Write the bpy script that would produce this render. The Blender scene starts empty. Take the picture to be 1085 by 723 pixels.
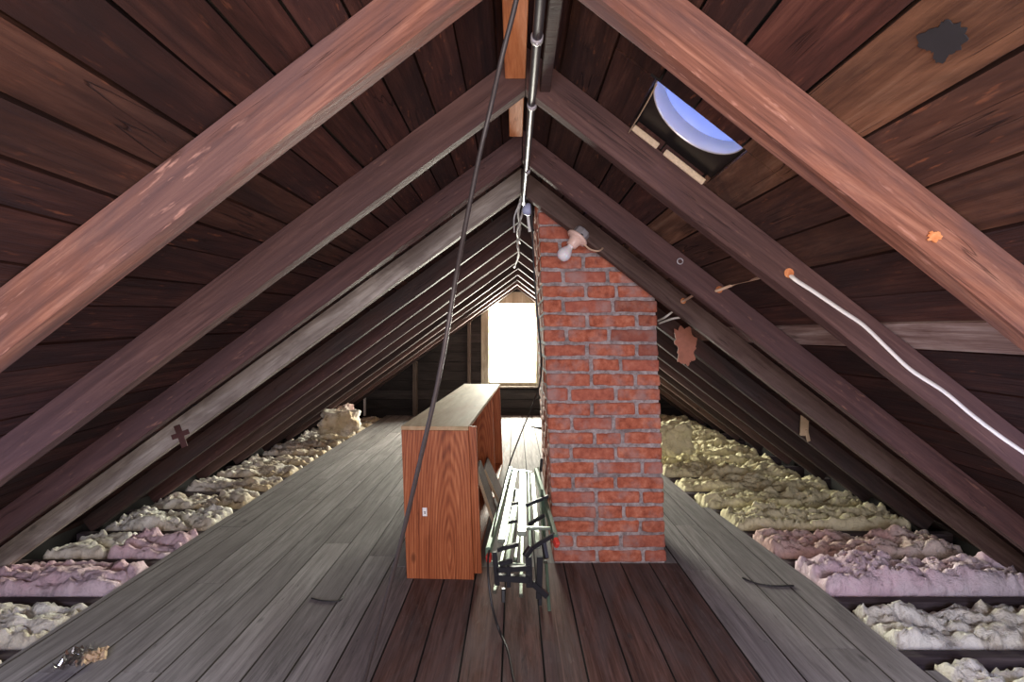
import bpy, bmesh, math, random
from mathutils import Vector, Matrix, noise
random.seed(7)
S = bpy.context.scene
COL = S.collection
F = 520.0; CH = 1.04; VU, VV = 545.5, 357.0      # focal length in px, eye height, vanishing point (measurement aids)

# ------------------------------------------------------------------ camera, world, lights, exposure
cam_d = bpy.data.cameras.new('camera'); cam = bpy.data.objects.new('camera', cam_d); COL.objects.link(cam)
cam.location = (0, 0, CH); cam.rotation_euler = (math.pi/2, 0, 0)
cam_d.sensor_width = 36; cam_d.lens = F/1085*36; cam_d.clip_start = .02
cam_d.shift_x = (542.5-VU)/1085; cam_d.shift_y = -(361.5-VV)/1085
S.camera = cam
w = bpy.data.worlds.new('world'); S.world = w; w.use_nodes = True
bg = w.node_tree.nodes['Background']; bg.inputs[0].default_value = (.97, 1.0, .96, 1); bg.inputs[1].default_value = 9
def area(name, loc, rot, sx, sy, power, col, spread=math.pi):
    l = bpy.data.lights.new(name, 'AREA'); l.shape = 'RECTANGLE'; l.size = sx; l.size_y = sy
    l.energy = power; l.color = col; l.spread = spread
    o = bpy.data.objects.new(name, l); COL.objects.link(o); o.location = loc; o.rotation_euler = rot; return o
def point(name, loc, r, power, col):
    l = bpy.data.lights.new(name, 'POINT'); l.shadow_soft_size = r; l.energy = power; l.color = col
    o = bpy.data.objects.new(name, l); COL.objects.link(o); o.location = loc; return o
area('daylight_far_window', (-.03, 6.72, .95), (-math.pi/2, 0, 0), .60, 1.02, 240, (1.0, .98, .82))
area('rear_fill', (0, -1.0, .95), (math.pi/2, 0, 0), 1.6, 1.1, 30, (.95, .92, 1.0))  # added soft fill behind the camera; the rear gable has no window
point('camera_warm_fill', (.05, .02, .90), .07, 12.5, (1.0, .72, .52))  # added warm fill by the camera for the near rafters, no lamp stands there
point('side_fill_left', (-1.35, .72, .5), .10, 8, (.63, .66, 1.0))  # added blue fill for low rafter ends and outer floor, not a real lamp
point('side_fill_right', (1.35, .72, .5), .10, 8, (.65, .67, 1.0))  # matching added blue fill on the right
vs = S.view_settings
vs.view_transform = 'Standard'; vs.look = 'None'; vs.gamma = 1; vs.use_curve_mapping = False; vs.exposure = 0.92

# ------------------------------------------------------------------ helpers
def P(u, v, d): return Vector(((u-VU)*d/F, d, CH-(v-VV)*d/F))
def link(name, bm, mats, parent=None, smooth=False):
    me = bpy.data.meshes.new(name); bm.normal_update(); bm.to_mesh(me); bm.free()
    for m in (mats if isinstance(mats, (list, tuple)) else [mats]): me.materials.append(m)
    if smooth:
        for p in me.polygons: p.use_smooth = True
    o = bpy.data.objects.new(name, me); COL.objects.link(o)
    if parent: o.parent = parent
    return o
def empty(name, loc=(0, 0, 0), rz=0):
    o = bpy.data.objects.new(name, None); COL.objects.link(o); o.location = loc; o.rotation_euler = (0, 0, rz)
    o.empty_display_size = .05; return o
def tag(o, label, cat, group=None):
    o['label'] = label; o['category'] = cat
    if group: o['group'] = group
    return o
def struct(o): o['kind'] = 'structure'; return o
def box(bm, x0, x1, y0, y1, z0, z1, bev=0, mat=0, M=None, seg=1):
    r = bmesh.ops.create_cube(bm, size=1)
    vs_ = r['verts']
    for v in vs_:
        v.co = Vector(((x0+x1)/2+v.co.x*(x1-x0), (y0+y1)/2+v.co.y*(y1-y0), (z0+z1)/2+v.co.z*(z1-z0)))
    fs = list({f for v in vs_ for f in v.link_faces})
    if bev:
        es = list({e for v in vs_ for e in v.link_edges})
        rr = bmesh.ops.bevel(bm, geom=es, offset=bev, segments=seg, affect='EDGES', profile=.5)
        vs_ = list({v for f in rr['faces'] for v in f.verts} | {v for v in vs_ if v.is_valid})
        fs = list({f for v in vs_ for f in v.link_faces})
    for f in fs: f.material_index = mat
    if M:
        for v in vs_: v.co = M @ v.co
    return vs_
def frame_to(a, b, up=Vector((0, 0, 1))):
    a = Vector(a); b = Vector(b); x = (b-a).normalized(); y = up.cross(x)
    if y.length < 1e-4: y = Vector((0, 1, 0)).cross(x)
    y.normalize(); z = x.cross(y)
    M = Matrix((x, y, z)).transposed().to_4x4(); M.translation = a; return M
def bar(bm, a, b, wy, hz, bev=0, mat=0):
    L = (Vector(b)-Vector(a)).length
    return box(bm, 0, L, -wy/2, wy/2, -hz/2, hz/2, bev, mat, frame_to(a, b))
def cyl(bm, a, b, r, r2=None, n=20, mat=0, cap=True):
    a = Vector(a); b = Vector(b); L = (b-a).length; M = frame_to(a, b)
    res = bmesh.ops.create_cone(bm, segments=n, radius1=r, radius2=r if r2 is None else r2, depth=L, cap_ends=cap)
    R = Matrix.Rotation(math.pi/2, 4, 'Y')
    for v in res['verts']: v.co = M @ (R @ v.co + Vector((L/2, 0, 0)))
    for f in {f for v in res['verts'] for f in v.link_faces}: f.material_index = mat
    return res['verts']
def catmull(pts, n=10):
    pts = [Vector(p) for p in pts]; out = []
    q = [pts[0]*2-pts[1]] + pts + [pts[-1]*2-pts[-2]]
    for i in range(1, len(q)-2):
        for k in range(n):
            t = k/n; a, b, c, d = q[i-1], q[i], q[i+1], q[i+2]
            out.append(.5*((2*b)+(c-a)*t+(2*a-5*b+4*c-d)*t*t+(3*b-a-3*c+d)*t**3))
    out.append(pts[-1]); return out
def tube(bm, pts, r, n=10, flat=1.0, mat=0, spline=True, jit=0):
    ps = catmull(pts) if spline else [Vector(p) for p in pts]
    rings = []; up = None
    for i, p in enumerate(ps):
        t = (ps[min(i+1, len(ps)-1)]-ps[max(i-1, 0)]).normalized()
        if up is None: up = Vector((0, 1, 0)) if abs(t.y) < .8 else Vector((1, 0, 0))
        up = (up-t*up.dot(t)).normalized(); s = t.cross(up)
        rr = r*(1+random.uniform(-jit, jit))
        rings.append([bm.verts.new(p+up*math.cos(a)*rr*flat+s*math.sin(a)*rr) for a in [2*math.pi*k/n for k in range(n)]])
    for i in range(len(rings)-1):
        for k in range(n):
            f = bm.faces.new((rings[i][k], rings[i][(k+1) % n], rings[i+1][(k+1) % n], rings[i+1][k])); f.material_index = mat
    bm.faces.new(rings[0][::-1]).material_index = mat; bm.faces.new(rings[-1]).material_index = mat
def lathe(bm, prof, M, n=28, mat=0):
    rings = []
    for r, z in prof:
        if r < 1e-5: rings.append([bm.verts.new(M @ Vector((0, 0, z)))])
        else: rings.append([bm.verts.new(M @ Vector((r*math.cos(2*math.pi*k/n), r*math.sin(2*math.pi*k/n), z))) for k in range(n)])
    for a, b in zip(rings, rings[1:]):
        for k in range(n):
            q = [a[k % len(a)], a[(k+1) % len(a)], b[(k+1) % len(b)], b[k % len(b)]]
            q = list(dict.fromkeys(q))
            if len(q) > 2: bm.faces.new(q).material_index = mat
def zdir(loc, z):
    z = Vector(z).normalized(); x = Vector((0, 1, 0)).cross(z)
    if x.length < 1e-3: x = Vector((1, 0, 0))
    x.normalize(); y = z.cross(x)
    M = Matrix((x, y, z)).transposed().to_4x4(); M.translation = Vector(loc); return M

# ------------------------------------------------------------------ materials
class NT:
    def __init__(s, name):
        s.m = bpy.data.materials.new(name); s.m.use_nodes = True; s.t = s.m.node_tree
        s.b = s.t.nodes['Principled BSDF']
    def n(s, kind, **kw):
        nd = s.t.nodes.new(kind)
        for k, v in kw.items():
            if hasattr(nd, k): setattr(nd, k, v)
            else: nd.inputs[k.replace('_', ' ')].default_value = v
        return nd
    def l(s, a, b): s.t.links.new(a, b)
    def val(s, x, sock):
        if hasattr(x, 'default_value') or hasattr(x, 'is_output'): s.l(x, sock)
        else: sock.default_value = x
    def math(s, op, a, b=0.0):
        nd = s.t.nodes.new('ShaderNodeMath'); nd.operation = op
        for x, sk in ((a, nd.inputs[0]), (b, nd.inputs[1])):
            if isinstance(x, (int, float)): sk.default_value = x
            else: s.l(x, sk)
        return nd.outputs[0]
    def mix(s, fac, a, b, blend='MIX'):
        nd = s.t.nodes.new('ShaderNodeMix'); nd.data_type = 'RGBA'; nd.blend_type = blend; nd.clamp_factor = True
        for x, sk in ((fac, nd.inputs[0]), (a, nd.inputs[6]), (b, nd.inputs[7])):
            if isinstance(x, (int, float)): sk.default_value = x
            elif isinstance(x, tuple): sk.default_value = (*x, 1) if len(x) == 3 else x
            else: s.l(x, sk)
        return nd.outputs[2]
    def ramp(s, fac, *stops):
        nd = s.t.nodes.new('ShaderNodeValToRGB'); cr = nd.color_ramp
        while len(cr.elements) < len(stops): cr.elements.new(.5)
        for e, (p, c) in zip(cr.elements, stops):
            e.position = p; e.color = (*c, 1) if isinstance(c, tuple) else (c, c, c, 1)
        s.l(fac, nd.inputs[0]); return nd.outputs[0]
    def noise(s, vec, scale, detail=4, rough=.55, dist=0):
        nd = s.n('ShaderNodeTexNoise'); s.l(vec, nd.inputs['Vector'])
        nd.inputs['Scale'].default_value = scale; nd.inputs['Detail'].default_value = detail
        nd.inputs['Roughness'].default_value = rough; nd.inputs['Distortion'].default_value = dist
        return nd.outputs[0]
    def scaled(s, vec, sc):
        nd = s.t.nodes.new('ShaderNodeVectorMath'); nd.operation = 'MULTIPLY'; s.l(vec, nd.inputs[0]); nd.inputs[1].default_value = sc
        return nd.outputs[0]
    def bump(s, h, strength=.4, dist=.004):
        nd = s.n('ShaderNodeBump'); nd.inputs['Strength'].default_value = strength; nd.inputs['Distance'].default_value = dist
        s.l(h, nd.inputs['Height']); s.l(nd.outputs[0], s.b.inputs['Normal'])
def plain(name, col, rough=.5, metal=0, noise_amt=.15, nscale=30, **kw):
    t = NT(name); co = t.n('ShaderNodeTexCoord').outputs['Object']
    nz = t.noise(co, nscale, 5)
    c = t.mix(nz, tuple(x*(1-noise_amt) for x in col), tuple(min(1, x*(1+noise_amt)) for x in col))
    t.l(c, t.b.inputs['Base Color']); t.b.inputs['Roughness'].default_value = rough; t.b.inputs['Metallic'].default_value = metal
    for k, v in kw.items(): t.b.inputs[k.replace('_', ' ')].default_value = v
    return t.m
def wood(name, dark, mid, light, axis=0, spec=.25, cath=0, tintv=.6, stretch=12, rough=.75, blotch=(.4, .62), blotch_col=None, blotch_amt=.6,
         attr=False, fleck=None, fleck_amt=.0, scale=1.0, alt=None, bump=.5, scratch=None):
    """grain along axis; attr: vertex colour 'bc' R = board seed, G = amount of 'alt' colours"""
    t = NT(name); co = t.n('ShaderNodeTexCoord').outputs['Object']
    add = t.t.nodes.new('ShaderNodeVectorMath'); add.operation = 'ADD'; t.l(co, add.inputs[0])
    if attr:
        at = t.n('ShaderNodeAttribute', attribute_name='bc'); sep = t.n('ShaderNodeSeparateColor'); t.l(at.outputs['Color'], sep.inputs[0])
        seed = sep.outputs[0]; g = sep.outputs[1]; b_ = sep.outputs[2]
    else:
        seed = t.n('ShaderNodeObjectInfo').outputs['Random']; g = None
    off = t.math('MULTIPLY', seed, 37.0); t.l(off, add.inputs[1]); v = add.outputs[0]
    sc = [stretch*2.6*scale]*3; sc[axis] = 1.9*scale
    sf = [stretch*11*scale]*3; sf[axis] = 6.0*scale
    vs_ = t.scaled(v, tuple(sc))
    g1 = t.noise(vs_, 1.0, 8, .68, .9)
    g2 = t.noise(t.scaled(v, tuple(sf)), 1.0, 3, .6, .3)
    gr = t.math('ADD', t.math('MULTIPLY', t.math('ADD', t.math('MULTIPLY', t.math('SUBTRACT', g1, .5), 1.25), .5), .70), t.math('MULTIPLY', g2, .30))
    if cath:
        wv = t.n('ShaderNodeTexWave'); wv.wave_type = 'RINGS'; wv.rings_direction = 'Y'
        rs = [9.0]*3; rs[axis] = 1.3; off2 = t.t.nodes.new('ShaderNodeVectorMath'); off2.operation = 'ADD'; t.l(t.scaled(co, tuple(rs)), off2.inputs[0]); off2.inputs[1].default_value = (-.35, 0, -.15)
        t.l(off2.outputs[0], wv.inputs['Vector']); wv.inputs['Scale'].default_value = 3.2; wv.inputs['Distortion'].default_value = 3.5; wv.inputs['Detail'].default_value = 4; wv.inputs['Detail Scale'].default_value = 1.2
        gr = t.math('ADD', t.math('MULTIPLY', gr, 1-cath), t.math('MULTIPLY', wv.outputs[1], cath))
    crk = [stretch*1.6*scale]*3; crk[axis] = .9*scale
    cn = t.noise(t.scaled(v, tuple(crk)), 1.0, 4, .5, .6)
    ck = t.ramp(t.math('ABSOLUTE', t.math('SUBTRACT', cn, .5)), (.0, 1.0), (.006, 0.0))
    cm = t.ramp(t.noise(v, 4.0, 2), (.5, 0.0), (.6, 1.0)); ck = t.math('MULTIPLY', ck, cm)
    c = t.ramp(gr, (.3, dark), (.5, mid), (.72, light))
    if alt is not None and g is not None:
        c2 = t.ramp(gr, (.3, alt[0]), (.5, alt[1]), (.72, alt[2])); c = t.mix(g, c, c2)
    sc2 = [5.0*scale]*3; sc2[axis] = 1.6*scale
    bl = t.noise(t.scaled(v, tuple(sc2)), 1.3, 6, .65, .6)
    bm_ = t.ramp(bl, (blotch[0], 0.0), (blotch[1], 1.0))
    if blotch_col is None: blotch_col = tuple(x*.45 for x in mid)
    c = t.mix(t.math('MULTIPLY', bm_, blotch_amt), c, blotch_col)
    c = t.mix(t.math('MULTIPLY', ck, .7), c, tuple(x*.25 for x in mid))
    # knots
    vo = t.n('ShaderNodeTexVoronoi'); kk = [3.2]*3; kk[axis] = 1.5
    t.l(t.scaled(v, tuple(kk)), vo.inputs['Vector']); vo.inputs['Scale'].default_value = 1.6
    kn = t.ramp(vo.outputs['Distance'], (.03, 1.0), (.07, 0.0)); c = t.mix(t.math('MULTIPLY', kn, .75), c, tuple(x*.3 for x in mid))
    if fleck:
        f1 = [110.0]*3; f1[axis] = 22.0
        fn = t.noise(t.scaled(v, tuple(f1)), .8, 3, .6); fm = t.noise(v, 3.0, 3)
        k = t.math('MULTIPLY', t.ramp(fn, (.62, 0.0), (.70, 1.0)), t.ramp(fm, (.45, 0.0), (.6, 1.0)))
        c = t.mix(t.math('MULTIPLY', k, fleck_amt), c, fleck)
    if attr:
        tint = t.math('ADD', 1-tintv/2, t.math('MULTIPLY', b_, tintv))
        nd = t.t.nodes.new('ShaderNodeVectorMath'); nd.operation = 'SCALE'; t.l(c, nd.inputs[0]); t.l(tint, nd.inputs['Scale']); c = nd.outputs[0]
    t.l(c, t.b.inputs['Base Color']); t.b.inputs['Roughness'].default_value = rough
    t.b.inputs['Specular IOR Level'].default_value = spec
    t.bump(t.math('SUBTRACT', t.math('ADD', gr, t.math('MULTIPLY', bl, .4)), t.math('MULTIPLY', ck, .5)), bump, .006)
    return t.m

M_raf = {
 'red':   wood('rafter_red',   (.075, .030, .021), (.235, .098, .066), (.48, .24, .165), blotch_col=(.105, .065, .068), blotch_amt=.75, fleck=(.6, .33, .26), fleck_amt=.5),
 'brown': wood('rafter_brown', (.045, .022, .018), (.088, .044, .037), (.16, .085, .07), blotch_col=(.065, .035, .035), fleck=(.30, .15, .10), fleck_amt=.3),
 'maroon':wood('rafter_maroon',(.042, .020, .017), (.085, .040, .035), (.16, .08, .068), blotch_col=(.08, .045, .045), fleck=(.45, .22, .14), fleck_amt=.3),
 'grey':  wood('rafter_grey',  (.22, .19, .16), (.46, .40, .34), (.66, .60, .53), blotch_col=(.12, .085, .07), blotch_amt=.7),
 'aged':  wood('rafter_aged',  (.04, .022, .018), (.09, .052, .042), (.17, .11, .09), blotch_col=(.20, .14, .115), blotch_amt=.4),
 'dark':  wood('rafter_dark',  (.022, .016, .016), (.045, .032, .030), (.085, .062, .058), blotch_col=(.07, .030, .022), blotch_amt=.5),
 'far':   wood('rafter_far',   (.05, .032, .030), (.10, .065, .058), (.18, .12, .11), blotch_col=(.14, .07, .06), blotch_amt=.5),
}
M_ceil = wood('sheathing', (.020, .008, .0065), (.058, .021, .016), (.125, .050, .036), axis=1, stretch=11, attr=True,
              blotch_col=(.024, .013, .013), blotch_amt=.75, fleck=(.42, .15, .07), fleck_amt=.35, bump=1.0,
              alt=((.12, .05, .028), (.33, .16, .09), (.56, .34, .22)), rough=.7)
M_pale = wood('pale_sheathing', (.12, .06, .05), (.34, .24, .20), (.6, .5, .44), axis=1, stretch=11, attr=True, blotch_col=(.12, .05, .04), rough=.8)
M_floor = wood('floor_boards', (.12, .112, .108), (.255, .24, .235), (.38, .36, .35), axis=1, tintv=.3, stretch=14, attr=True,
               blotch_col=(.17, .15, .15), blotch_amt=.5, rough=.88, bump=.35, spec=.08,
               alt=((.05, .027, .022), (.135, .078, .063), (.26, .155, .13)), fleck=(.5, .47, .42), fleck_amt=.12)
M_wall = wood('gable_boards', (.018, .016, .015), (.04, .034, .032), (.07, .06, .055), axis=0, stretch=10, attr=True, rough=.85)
M_stud = wood('stud_wood', (.06, .045, .04), (.11, .085, .07), (.18, .14, .12), axis=2, stretch=10)
M_case = wood('window_casing', (.25, .23, .17), (.40, .37, .28), (.55, .52, .42), axis=2, stretch=8, blotch_col=(.2, .17, .12))
M_joist = wood('joist_wood', (.045, .035, .04), (.09, .07, .075), (.16, .13, .135), axis=0, stretch=12, blotch_col=(.04, .03, .035))
M_orange = wood('fresh_orange_wood', (.35, .10, .03), (.62, .22, .08), (.85, .40, .18), axis=1, stretch=9, blotch_col=(.40, .14, .06), blotch_amt=.35, rough=.7)
M_oak = wood('oak_laminate', (.13, .030, .012), (.36, .105, .040), (.56, .21, .09), axis=2, cath=.15, stretch=15, blotch_col=(.30, .075, .028), blotch_amt=.25, rough=.42, bump=.12, scale=1.3)
M_dust = wood('dusty_top', (.36, .25, .13), (.52, .39, .23), (.68, .54, .34), axis=1, stretch=6, blotch_col=(.36, .17, .08), blotch_amt=.5, rough=.7, bump=.15)
M_edge = plain('chipboard_edge', (.62, .48, .32), .85, nscale=150, noise_amt=.3)
M_black = plain('black_plastic', (.018, .018, .022), .35)
M_cord = plain('black_cord', (.022, .020, .020), .45)
M_alu = plain('anodised_aluminium', (.52, .60, .52), .32, 1, .08)
M_alu2 = plain('green_painted_bar', (.20, .30, .22), .35, .6, .1)
M_redcap = plain('red_rubber_cap', (.65, .06, .04), .5)
M_pipe = plain('old_conduit', (.10, .09, .10), .38, .7, .5, 12)
M_pipe_white = plain('whitened_cable', (.62, .62, .62), .6, 0, .35, 60)
M_wirew = plain('white_cable', (.82, .78, .70), .45, 0, .06)
M_wiret = plain('tan_cable', (.62, .42, .28), .55, 0, .15)
M_porc = plain('aged_porcelain', (.80, .55, .45), .35, 0, .12, 20)
M_galv = plain('galvanised_steel', (.46, .43, .44), .45, .4, .25, 25)
M_steel = plain('brushed_duct_steel', (.85, .80, .76), .35, .55, .05, 8)
M_flange = plain('black_flange', (.012, .011, .011), .35, 0, .3)
M_bulb = plain('frosted_bulb_glass', (.86, .80, .82), .15, 0, .03, 5, Subsurface_Weight=.3)
M_paper = plain('white_label', (.85, .83, .80), .6)
M_tanp = plain('tan_scrap', (.50, .36, .22), .8, 0, .3)
M_tin = plain('rusty_patch', (.42, .16, .10), .75, 0, .3, 40)
M_under = plain('lath_below', (.014, .012, .012), .95)
t = NT('skylit_blue_dome'); t.b.inputs['Base Color'].default_value = (.13, .16, .42, 1); t.b.inputs['Roughness'].default_value = .3  # blue of the skylight is put into the hood's own colour
tr = t.n('ShaderNodeBsdfTranslucent'); tr.inputs[0].default_value = (.22, .32, .9, 1); mx = t.n('ShaderNodeMixShader'); mx.inputs[0].default_value = .05
t.l(t.b.outputs[0], mx.inputs[1]); t.l(tr.outputs[0], mx.inputs[2]); t.l(mx.outputs[0], t.t.nodes['Material Output'].inputs[0]); M_dome = t.m
t = NT('window_glass'); tp = t.n('ShaderNodeBsdfTransparent'); gl = t.n('ShaderNodeBsdfGlossy'); gl.inputs['Roughness'].default_value = .02
mx = t.n('ShaderNodeMixShader'); mx.inputs[0].default_value = .05
t.l(tp.outputs[0], mx.inputs[1]); t.l(gl.outputs[0], mx.inputs[2]); t.l(mx.outputs[0], t.t.nodes['Material Output'].inputs[0]); M_glass = t.m
t = NT('crumpled_clear_plastic'); tp = t.n('ShaderNodeBsdfTransparent'); gl = t.n('ShaderNodeBsdfGlossy'); gl.inputs['Roughness'].default_value = .1
mx = t.n('ShaderNodeMixShader'); mx.inputs[0].default_value = .35
t.l(tp.outputs[0], mx.inputs[1]); t.l(gl.outputs[0], mx.inputs[2]); t.l(mx.outputs[0], t.t.nodes['Material Output'].inputs[0]); M_clear = t.m

# brick: colour attribute bc.R seed, bc.G soot
t = NT('old_red_brick'); co = t.n('ShaderNodeTexCoord').outputs['Object']
at = t.n('ShaderNodeAttribute', attribute_name='bc'); sep = t.n('ShaderNodeSeparateColor'); t.l(at.outputs['Color'], sep.inputs[0])
n1 = t.noise(co, 28, 6, .65); n2 = t.noise(co, 140, 3, .6); n3 = t.noise(co, 9, 4, .6)
c = t.ramp(n1, (.3, (.24, .06, .035)), (.5, (.47, .135, .075)), (.72, (.66, .26, .16)))
c = t.mix(t.math('MULTIPLY', sep.outputs[0], .55), c, (.40, .13, .10))
c = t.mix(t.math('MULTIPLY', t.ramp(n3, (.5, 0.0), (.68, 1.0)), .55), c, (.40, .31, .29))
c = t.mix(sep.outputs[1], c, (.035, .03, .03))
t.l(c, t.b.inputs['Base Color']); t.b.inputs['Roughness'].default_value = .9; t.b.inputs['Specular IOR Level'].default_value = .2
t.bump(t.math('ADD', n1, t.math('MULTIPLY', n2, .5)), .7, .006); M_brick = t.m
t = NT('grey_lime_mortar'); co = t.n('ShaderNodeTexCoord').outputs['Object']
n1 = t.noise(co, 45, 6, .7); n3 = t.noise(co, 7, 3)
c = t.ramp(n1, (.3, (.17, .13, .12)), (.5, (.37, .31, .30)), (.75, (.60, .54, .52)))
c = t.mix(t.math('MULTIPLY', t.ramp(n3, (.5, 0.0), (.7, 1.0)), .5), c, (.12, .08, .075))
t.l(c, t.b.inputs['Base Color']); t.b.inputs['Roughness'].default_value = .95; t.bump(n1, 1, .01); M_mortar = t.m
def batt_mat(name, a, b, dirt):
    t = NT(name); co = t.n('ShaderNodeTexCoord').outputs['Object']
    n0 = t.noise(co, 3.5, 3, .6); n1 = t.noise(co, 16, 7, .7, .8); n2 = t.noise(co, 90, 4, .7)
    c = t.mix(t.ramp(n0, (.4, 0.0), (.6, 1.0)), a, b)
    c = t.mix(t.math('MULTIPLY', t.ramp(n1, (.52, 0.0), (.72, 1.0)), .75), c, dirt)
    c = t.mix(t.math('MULTIPLY', t.ramp(n1, (.28, 1.0), (.42, 0.0)), .35), c, (.85, .83, .78))
    t.l(c, t.b.inputs['Base Color']); t.b.inputs['Roughness'].default_value = 1; t.b.inputs['Specular IOR Level'].default_value = .05
    t.bump(t.math('ADD', n1, t.math('MULTIPLY', n2, .6)), 1, .012); return t.m
M_batt = {
 'cream': batt_mat('cream_fibreglass', (.88, .86, .78), (.76, .70, .56), (.20, .13, .08)),
 'pink':  batt_mat('pink_fibreglass', (.74, .52, .56), (.72, .58, .62), (.22, .14, .16)),
 'palepink': batt_mat('pale_pink_fibreglass', (.80, .60, .66), (.80, .70, .74), (.30, .20, .22)),
 'rose':  batt_mat('rose_fibreglass', (.64, .42, .38), (.72, .62, .56), (.26, .14, .12)),
 'yellow': batt_mat('yellow_fibreglass', (.80, .73, .48), (.70, .64, .42), (.24, .18, .08)),
 'tan':   batt_mat('tan_fibreglass', (.80, .76, .68), (.58, .46, .30), (.12, .08, .05)),
}

# ------------------------------------------------------------------ the roof: geometry law shared by boards and rafters
RX = .028; ZB = 1.675; RH = .086                     # ridge line, rafter underside apex, rafter depth
def lerp_tab(tab, y):
    if y <= tab[0][0]: return tab[0][1]
    for (a, va), (b, vb) in zip(tab, tab[1:]):
        if y <= b: return va+(vb-va)*(y-a)/(b-a)
    return tab[-1][1]
SL = [(.84, .771), (1.3, .745), (1.8, .728), (2.2, .728), (6, .722)]
SR = [(.84, .789), (1.3, .779), (1.8, .776), (2.2, .774), (4, .757), (6, .755)]
def slope(side, y): return lerp_tab(SL if side < 0 else SR, y)
def apex_top(y): s = (slope(-1, y)+slope(1, y))/2; return ZB+RH*math.sqrt(1+s*s)
def roof_pt(side, dx, y, out=0):                      # dx horizontal distance from the ridge
    s = slope(side, y); n = Vector((side*s, 0, 1)).normalized()
    return Vector((RX+side*dx, y, ZB+RH*math.sqrt(1+s*s)-s*dx))+n*out
WALL_Y = 6.50; REAR_Y = -1.25
ys = [REAR_Y, -.6, 0, .4, .84, 1.3, 1.8, 2.2, 2.8, 3.5, 4.2, 5, 6, WALL_Y+.05]
bm = bmesh.new(); bc = bm.loops.layers.color.new('bc')
def board_strip(side, d0, d1, y0, y1, col, mat=0, th=.022, gap=.003, warp=0):
    cut = [y0+.0015]+[y for y in ys if y0+.05 < y < y1-.05]+[y1-.0015]
    fine = []
    for a, b in zip(cut, cut[1:]):
        k = max(1, int((b-a)/.12)) if warp else 1
        fine += [a+(b-a)*i/k for i in range(k)]
    fine.append(cut[-1])
    rows = []; ph = random.uniform(0, 99); o0 = random.uniform(0, .004)
    for y in fine:
        e0 = gap/2+abs(noise.noise(Vector((ph, y*3, 0))))*.004; e1 = gap/2+abs(noise.noise(Vector((ph, y*3, 9))))*.004
        rows.append([bm.verts.new(roof_pt(side, d, y, o)) for d, o in ((d0+e0, o0), (d1-e1, o0), (d1-e1, o0+th), (d0+e0, o0+th))])
    fs = []
    for a, b in zip(rows, rows[1:]):
        for k in range(4): fs.append(bm.faces.new((a[k], a[(k+1) % 4], b[(k+1) % 4], b[k])))
    fs.append(bm.faces.new(rows[0][::-1])); fs.append(bm.faces.new(rows[-1]))
    for f in fs:
        f.material_index = mat
        for l in f.loops: l[bc] = col
seamsL = [0, .07, .15, .23, .294, .356, .415, .48, .545, .61, .672, .732]
while seamsL[-1] < 2.45: seamsL.append(seamsL[-1]+random.uniform(.07, .12))
seamsR = [0, .085, .18, .272, .344, .444, .537, .639, .73, .83, .912, 1.0]
while seamsR[-1] < 2.42: seamsR.append(seamsR[-1]+random.uniform(.09, .13))
HX0, HX1, HY0, HY1 = .266, .455, 1.025, 1.255           # vent hole (distance from ridge, y)
rafy = [.838, 1.30, 1.804, 2.20, 2.73, 3.20, 3.67, 4.14, 4.61, 5.08, 5.55, 6.02, 6.45]
for side, seams in ((-1, seamsL), (1, seamsR)):
    for i, (a, b) in enumerate(zip(seams, seams[1:])):
        g = max(0, random.uniform(-.35, .38)); 
        if side > 0: g = {4: .10, 5: .95, 6: .45, 7: .55, 8: .25, 9: .15}.get(i, g*.8)
        if side > 0 and i < 4: g = [.25, .35, .3, .15][i]
        if side < 0: g = {6: .12, 7: .02, 5: .05, 8: .35, 9: .45}.get(i, g*.7)
        hole = side > 0 and b > HX0+.005 and a < HX1-.005
        cuts = [REAR_Y]
        y = REAR_Y
        while True:
            y = random.choice([r for r in [-.3, .1, .5]+rafy if r > y+.6] or [99])-.02
            if y > 6: break
            if hole and HY0-.3 < y < HY1+.3: continue
            cuts.append(y)
            y += random.uniform(.6, 1.8)
        cuts.append(WALL_Y+.03)
        for y0, y1 in zip(cuts, cuts[1:]):
            col = (random.random(), min(1, max(0, g+random.uniform(-.08, .08))), random.random(), 1)
            mt = 1 if (side > 0 and i == 10) else 0
            if hole and y0 < HY0 < y1:
                board_strip(side, a, b, y0, HY0, col, mt); board_strip(side, a, b, HY1+random.uniform(-.01, .004), y1, col, mt)
                if a < HX0-.012: board_strip(side, a, HX0, HY0, HY1, col, mt)
                if b > HX1+.012: board_strip(side, HX1, b, HY0, HY1, col, mt)
            else: board_strip(side, a, b, y0, y1, col, mt, warp=(side < 0 and i % 3 == 0) or (side > 0 and i in (5, 6)))
ceil = struct(link('ceiling', bm, [M_ceil, M_pale]))
# outer roof deck (closes the gaps between the boards), with the vent hole left open
bm = bmesh.new()
for side in (-1, 1):
    dd = [-.05, HX0, HX1, 2.66]; HYD = HY0+.0; yy = [REAR_Y-.05, HYD, HY1, 1.8, 2.2, 4.2, WALL_Y+.3]
    for a, b in zip(dd, dd[1:]):
        for y0, y1 in zip(yy, yy[1:]):
            if side > 0 and (a, y0) == (HX0, HYD): continue
            q = [roof_pt(side, x, y, .030) for x, y in ((a, y0), (b, y0), (b, y1), (a, y1))]
            q2 = [roof_pt(side, x, y, .040) for x, y in ((a, y0), (b, y0), (b, y1), (a, y1))]
            vv = [bm.verts.new(p) for p in q+q2]
            for idx in ((0, 1, 2, 3), (7, 6, 5, 4), (0, 4, 5, 1), (1, 5, 6, 2), (2, 6, 7, 3), (3, 7, 4, 0)): bm.faces.new([vv[k] for k in idx])
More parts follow.
